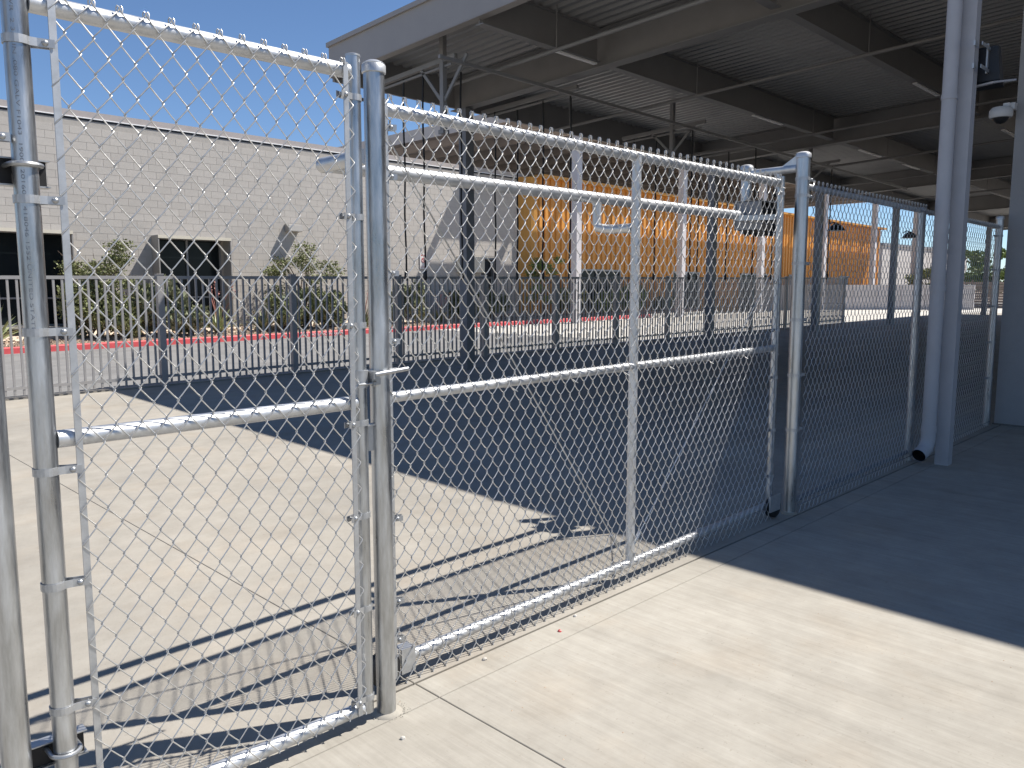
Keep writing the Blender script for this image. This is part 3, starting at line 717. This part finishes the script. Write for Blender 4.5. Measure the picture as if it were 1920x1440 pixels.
# rounded end of the cladding
m = MB(); rr = 1.1; n_ = 9
for i in range(n_ + 1):
    q = R(180 + 90 * i / n_); x, y = UO0 + rr * math.cos(q) * .75, VO + rr + rr * math.sin(q)
    m.v += [(x, y, 0), (x, y, ZO(UO0) - .1)]
for i in range(n_): m.f.append((2 * i, 2 * i + 2, 2 * i + 3, 2 * i + 1))
part('curved_end_panel', m, ORTRIM, ob)
part('parapet_cap', MB().hexa([(UO0 - .05, VO - .42, ZO(UO0) - .12), (UO1, VO - .42, ZO(UO1) - .12), (UO1, VO + .4, ZO(UO1) - .12), (UO0 - .05, VO + .4, ZO(UO0) - .12),
                              (UO0 - .05, VO - .42, ZO(UO0)), (UO1, VO - .42, ZO(UO1)), (UO1, VO + .4, ZO(UO1)), (UO0 - .05, VO + .4, ZO(UO0))]), ORTRIM, ob)

tc = empty('tall_canopy', (25.2, 21.8, .2), 'tall taupe canopy with deep beams and pale square columns before the orange building', 'canopy')
E2, F2, ZC, N2, M2 = 24.0, 66.0, 8.50, 20.5, 62.0
part('fascia', MB().box(E2 - .06, E2, N2, M2, ZC, ZC + .52), TAUPE, tc)
part('fascia', MB().box(E2, F2, N2 - .06, N2, ZC - .1, ZC + .5), TAUPE, tc)
for v0, v1 in ((N2, 23.55), (23.88, M2)): part('roof_deck', MB().box(E2, F2, v0, v1, ZC + .40, ZC + .5), TAUPE, tc)
u = E2 + 1.9
while u < F2:
    part('beam', MB().box(u - .05, u + .05, N2, M2, ZC - .02, ZC + .396), TAUPE, tc)
    part('beam_flange', MB().box(u - .12, u + .12, N2, M2, ZC - .04, ZC - .021), CREAM if False else TAUPE, tc); u += 1.9
ci = 0
for k in range(6):
    u = 25.2 + 7.6 * k
    if k == 0: cme = None
    part('column', MB().box(u - .15, u + .15, 21.65, 21.95, G(u) - .05, ZC - .045), COLW, tc)
# rooftop unit behind the block parapet
tag(part('rooftop_unit', MB().box(18.6, 20.2, 31, 33, 6.0, 7.50).box(18.5, 20.3, 30.9, 33.1, 7.50, 7.58), DARKMET, None), 'dark rooftop unit peeking above the block building parapet', 'unit')

# ================================================================== things at the far right
def barn(u, v, z, label):
    b = empty('gooseneck_lamp', (u, v, z), label, 'lamp', 'black shade lamps on the canopy columns')
    part('arm', MB().tube([(u - .0, v, z + .10), (u + .2, v - .05, z + .16), (u + .34, v - .1, z + .13)], .02, 8), BLACKM, b, True)
    part('lamp_shade', MB().lathe([(.27, -.10), (.265, -.08), (.21, .02), (.12, .09), (.06, .13), (.02, .14)], (u + .34, v - .1, z), 18), BLACKM, b, True)
barn(25.3, 11.35, 3.55, 'black shade lamp on the column just right of the tall gate post')
barn(31.7, 11.35, 3.60, 'black shade lamp on the column left of the drain pipe')
lw = empty('low_wall', (53, 18.5, .3), 'pale low wall with white posts beyond the picket fence end', 'wall')
A = Vector((46, 25.0, 0)); B = Vector((55.6, 15.6, 0)); t = (B - A).normalized(); nn = Vector((-t.y, t.x, 0))
L = (B - A).length; npan = 9
for i in range(npan):
    a = A + t * (L * i / npan + .05); b = A + t * (L * (i + 1) / npan - .05)
    part('wall_panel', MB().bar((a.x, a.y, 1.05), (b.x, b.y, 1.05), .15, 1.5), LOWW, lw)
    part('wall_post', MB().bar((b.x + t.x * .05, b.y + t.y * .05, .2), (b.x + t.x * .05, b.y + t.y * .05, 1.86), .12, .2, (0, 1, 0)), COLW, lw)
part('wall_cap', MB().bar((A.x, A.y, 1.83), (B.x, B.y, 1.83), .24, .06), COLW, lw)
sf = empty('slat_fence', (60, 13, .3), 'brown slat screen fence beyond the canopy at far right', 'fence')
A = Vector((58.5, 19, 0)); B = Vector((65.0, 5.5, 0)); t = (B - A).normalized(); L = (B - A).length
for i in range(10):
    z = .42 + .175 * i
    part('slat', MB().bar((A.x, A.y, z), (B.x, B.y, z), .04, .15), SLATM, sf)
for i in range(7):
    p = A + t * (L * i / 6); part('slat_post', MB().bar((p.x + .06, p.y + .03, .2), (p.x + .06, p.y + .03, 2.2), .09, .09, (0, 1, 0)), SLATM, sf)
fb = empty('far_building', (86, 28, 0), 'distant pale flat roofed building right of the orange building', 'building')
m = MB(); q = [(80, 30.5), (104, 30.0), (104, 45), (80, 45)]
part('wall', MB().hexa([(x, y, -.2) for x, y in q] + [(x, y, 5.75) for x, y in q]), FARB, fb)
part('coping', MB().hexa([(x * 1.0 - .1, y - .1, 5.75) for x, y in q] + [(x - .1, y - .1, 6.0) for x, y in q]), GREYW, fb)
part('doorway', MB().bar((95.5, 30.2, 1.6), (99.5, 30.1, 1.6), .5, 2.8), BLACKM, fb)
sp = empty('street_light', (88, 14, .3), 'tall thin street light far behind the slat fence', 'street light')
part('pole', MB().tube([(88, 13.2, .2), (88, 13.2, 6.6)], [.09, .06], 10), GREYW, sp, True)
part('lamp_head', MB().lathe([(.1, .25), (.5, .1), (.55, 0), (.1, -.05)], (88, 13.2, 6.6), 14), GREYW, sp, True)

# ================================================================== plants
def leaves(m, c, n, rx, ry, rz, size, up=.3):
    for _ in range(n):
        while True:
            p = Vector((random.uniform(-1, 1), random.uniform(-1, 1), random.uniform(-1, 1)))
            if p.length <= 1: break
        p = p * (.55 + .45 * random.random()) if p.length > .3 else p
        o = Vector(c) + Vector((p.x * rx, p.y * ry, p.z * rz)); s = size * random.uniform(.6, 1.4)
        a = Vector((random.gauss(0, 1), random.gauss(0, 1), random.gauss(up, .8))).normalized(); b = a.orthogonal().normalized()
        b = (b * math.cos(q := random.uniform(0, 6.28)) + a.cross(b) * math.sin(q)) * s * .35
        m.add([o - b * .2, o + a * s * .5 + b, o + a * s, o + a * s * .5 - b], [(0, 1, 2, 3)])
def shrub(name, u, v, wd, h, lm, label, n=1500, size=.09, stems=7, base=None, grp='planting bed shrubs', up=.9, clumps=10, cat='shrub'):
    z = G(u) + BZ(v) - .01 if base is None else base
    e = empty(name, (u, v, z), label, cat, grp)
    st = MB(); lv = MB()
    for k in range(stems):
        a = random.uniform(0, 6.28); r = random.uniform(.25, .9); tip = Vector((u + math.cos(a) * wd / 2 * r, v + math.sin(a) * wd / 2 * r * .8, z + h * random.uniform(.55, .95)))
        mid = Vector((u, v, z)).lerp(tip, .5) + Vector((random.uniform(-.1, .1), random.uniform(-.1, .1), 0))
        st.tube([(u + random.uniform(-.05, .05), v, z - .02), mid, tip], [.02, .013, .005], 5)
    for k in range(clumps):
        a = random.uniform(0, 6.28); r = math.sqrt(random.random()); zc = z + h * random.uniform(.22, .86)
        f = 1 - .45 * abs((zc - z) / h - .5)
        c = (u + math.cos(a) * r * wd * .40 * f, v + math.sin(a) * r * wd * .34 * f, zc)
        leaves(lv, c, int(n * 2.6) // clumps, wd * .27, wd * .25, h * .25, size, up)
    part('stems', st, BARK, e, True); part('foliage', lv, lm, e)
    return e
def agave(name, u, v, h, n, label, lm=None, flower=0, grp='spiky rosette plants in the bed'):
    z = G(u) + BZ(v) - .01; e = empty(name, (u, v, z), label, 'plant', grp); m = MB()
    for k in range(n):
        a = 6.283 * k * .382; tilt = R(12 + 62 * (k / n) ** .8); L_ = h * random.uniform(.85, 1.1); wv = h * .055
        pts = []
        for i in range(6):
            t_ = i / 5; q = tilt * (.75 + .35 * t_); rr_ = L_ * t_ * math.sin(q); zz_ = L_ * t_ * math.cos(q)
            pts.append((Vector((u + math.cos(a) * rr_, v + math.sin(a) * rr_, z + zz_)), wv * (1 - t_ ** 1.8) * (1.0 if i else .7)))
        sd = Vector((-math.sin(a), math.cos(a), 0)); kk = len(m.v)
        for p, ww in pts: m.v += [tuple(p - sd * ww), tuple(p - Vector((0, 0, ww * .5))), tuple(p + sd * ww)]
        for i in range(5):
            for j in range(2): m.f.append((kk + 3 * i + j, kk + 3 * i + j + 1, kk + 3 * i + j + 4, kk + 3 * i + j + 3))
    part('leaves', m, lm or AGAV, e)
    for k in range(flower):
        a = random.uniform(0, 6.28); hh = h * random.uniform(1.2, 1.7); o = Vector((math.cos(a), math.sin(a), 0)) * h * random.uniform(.2, .7)
        s = MB().tube([(u, v, z + .1), (u + o.x * .4, v + o.y * .4, z + hh * .6), (u + o.x, v + o.y, z + hh)], [.012, .009, .005], 5)
        so = part('flower_stalk', s, TWIG, e)
        fmb = MB(); leaves(fmb, (u + o.x * .9, v + o.y * .9, z + hh * .93), 12, .05, .05, .22, .05, .5); part('flowers', fmb, FLOWER, so)
    return e
def at(px, v):   # bed position under a picture column
    return v
def tree(name, u, v, h, wd, lm, label, n=2600, grp='small desert trees in the bed', size=.07, base=None, lean=0.0, cat='tree', cz=(.45, .95), clumps=16):
    z = G(u) + BZ(v) - .01 if base is None else base; e = empty(name, (u, v, z), label, cat, grp)
    tr = MB(); cr = MB()
    for k in range(3):
        a = random.uniform(0, 6.28)
        q = Vector((u + lean * .4 + math.cos(a) * .15, v + math.sin(a) * .1, z + h * .35)); tr.tube([(u + .04 * k, v, z - .03), (u + .05 * k + lean * .2, v, z + h * .18), q], [.05, .042, .03], 7)
        for j in range(4):
            b = random.uniform(0, 6.28); tip = Vector((u + lean + math.cos(b) * wd * .42, v + math.sin(b) * wd * .3, z + h * random.uniform(.6, .98)))
            tr.tube([q, q.lerp(tip, .5) + Vector((0, 0, .1)), tip], [.026, .016, .005], 5)
    for k in range(clumps):
        a = random.uniform(0, 6.28); r = math.sqrt(random.random()); zc = z + h * random.uniform(*cz)
        leaves(cr, (u + lean + math.cos(a) * r * wd * .42, v + math.sin(a) * r * wd * .32, zc), int(n * 2.0) // clumps, wd * .21, wd * .17, h * .09, size, .2)
    part('trunk', tr, BARK, e, True); part('crown', cr, lm, e); return e
tree('desert_tree', 7.6, 24.3, 2.75, 2.3, LEAF1, 'feathery olive green tree left of the block building window', 3000, cz=(.30, .98))
shrub('shrub', 7.2, 23.9, 1.6, 1.5, LEAF1, 'dense shrub under the feathery tree at left', 2200, .08)
shrub('shrub', 9.15, 23.75, 1.5, 1.55, LEAF2, 'rounded grey green shrub left of the window box', 2600, .13, up=2.2)
agave('agave', 5.0, 23.9, 1.05, 26, 'spiky agave at the left end of the bed')
agave('agave', 10.9, 23.9, 1.0, 30, 'spiky agave with coral flower stalks before the window', flower=7)
agave('agave', 12.3, 23.7, .95, 34, 'greyish agave right of the flowering one', LEAF2)
tree('desert_tree', 14.2, 24.4, 2.75, 2.6, LEAF1, 'feathery green tree right of the window box', 2600, cz=(.25, .96))
shrub('shrub', 13.6, 24.0, 1.5, 1.2, LEAF3, 'dark shrub beneath the feathery tree right of the window', 1800, .12)
shrub('shrub', 14.9, 23.8, 1.3, 1.0, LEAF3, 'low dark shrub beside the lettered kerb', 1600, .10)
agave('agave', 16.1, 23.7, .75, 30, 'small red tipped yucca with stalks left of the latch post', LEAF3, flower=6)
shrub('shrub', 18.2, 24.0, 1.5, 1.5, LEAF2, 'grey green shrub just left of the latch post', 1700, .12, up=2)
agave('agave', 19.6, 23.8, .85, 30, 'yucca with flower stalks right of the latch post', LEAF2, flower=5)
shrub('shrub', 20.9, 24.0, 1.6, 1.2, LEAF3, 'shaded dark shrub under the small wall sign', 1500, .12, up=1.8)
shrub('shrub', 22.6, 24.1, 1.5, 1.1, LEAF3, 'shaded shrub in front of the doorway', 1300, .11)
tree('desert_tree', 25.6, 24.0, 2.5, 1.9, LEAF4, 'bright green small tree by the orange wall corner', 1700, cz=(.3, .98))
shrub('shrub', 27.3, 23.9, 1.7, 1.2, LEAF1, 'green shrub left of the first pale column', 1300, .11)
shrub('shrub', 30.0, 23.9, 1.9, 1.3, LEAF4, 'bright green shrub right of the first pale column', 1300, .11)
shrub('shrub', 32.0, 23.9, 1.6, 1.3, LEAF4, 'pale green shrub behind the gate upright', 1200, .11)
shrub('shrub', 34.6, 23.9, 1.6, 1.0, LEAF3, 'low shrub at the far end of the bed', 900, .11)
for u, v, wd, h, lm, lb in ((8.0, 23.6, 1.3, 1.1, LEAF1, 'low olive shrub right of the feathery tree at left'), (9.9, 23.5, 1.0, .9, LEAF2, 'small grey green shrub at the left foot of the window box'),
                            (13.0, 23.5, 1.2, 1.1, LEAF1, 'olive shrub left of the second fence post'), (14.4, 23.6, 1.4, 1.3, LEAF1, 'full olive shrub under the second feathery tree'), (17.2, 23.7, 1.1, .9, LEAF2, 'low pale shrub left of the swing gate stile')):
    shrub('shrub', u, v, wd, h, lm, lb, 1700, .10, up=1.6)
tree('far_tree', 62.0, 20.3, 3.0, 3.4, LEAF1, 'olive tree behind the low wall', 1800, 'trees beyond the far fence', .16, .3)
tree('far_tree', 70.5, 18.5, 4.3, 5.5, LEAF4, 'bright green tree behind the slat fence, left one', 2600, 'trees beyond the far fence', .24, .3, cz=(.25, .95))
tree('far_tree', 72.0, 14.6, 4.1, 5.0, LEAF4, 'bright green tree behind the slat fence, right one', 2600, 'trees beyond the far fence', .24, .3, cz=(.25, .95))

# ================================================================== litter on the concrete
def rock(name, u, v, s, mt, label, cat):
    m = MB(); k = []
    for z, r in ((0, 1), (.5, .9), (.9, .4)):
        for j in range(6):
            a = 1.047 * j + random.uniform(-.2, .2); k.append((u + math.cos(a) * s * r * random.uniform(.7, 1.2), v + math.sin(a) * s * r * random.uniform(.6, 1.0), G(u) + z * s))
    m.add(k, [(i * 6 + j, i * 6 + (j + 1) % 6, (i + 1) * 6 + (j + 1) % 6, (i + 1) * 6 + j) for i in range(2) for j in range(6)] + [tuple(12 + j for j in range(6)), tuple(reversed(range(6)))])
    tag(part(name, m, mt, None), label, cat)
rock('stone_chip', 1.62, 2.20, .011, CONCW, 'small pale stone chip on the concrete below the latch post', 'stone')
rock('stone_chip', 2.24, 2.44, .012, CONCW, 'pale pebble beside the sliding gate bottom near the latch post', 'stone')
rock('stone_chip', 2.86, 2.46, .011, CONCW, 'pebble beside the sliding gate bottom near its middle', 'stone')
rock('plastic_scrap', 2.68, 2.40, .011, REDCH, 'small red plastic scrap on the concrete beside the gate', 'scrap')

gt = MB()
for i in range(260):
    u = random.uniform(.6, 6.5); v = random.uniform(.2, 2.3) if i % 3 else random.uniform(2.35, 2.5); q = random.uniform(.0015, .0045); c = Vector((u, v, G(u)))
    gt.add([c + Vector((q, 0, 0)), c + Vector((0, q * .8, 0)), c + Vector((-q, 0, 0)), c + Vector((0, -q * .7, 0)), c + Vector((0, 0, q * .7))], [(0, 1, 4), (1, 2, 4), (2, 3, 4), (3, 0, 4)])
g_ = part('grit', gt, STONEM, None, kind='stuff'); tag(g_, 'scattered grit and tiny stones on the near concrete', 'grit')
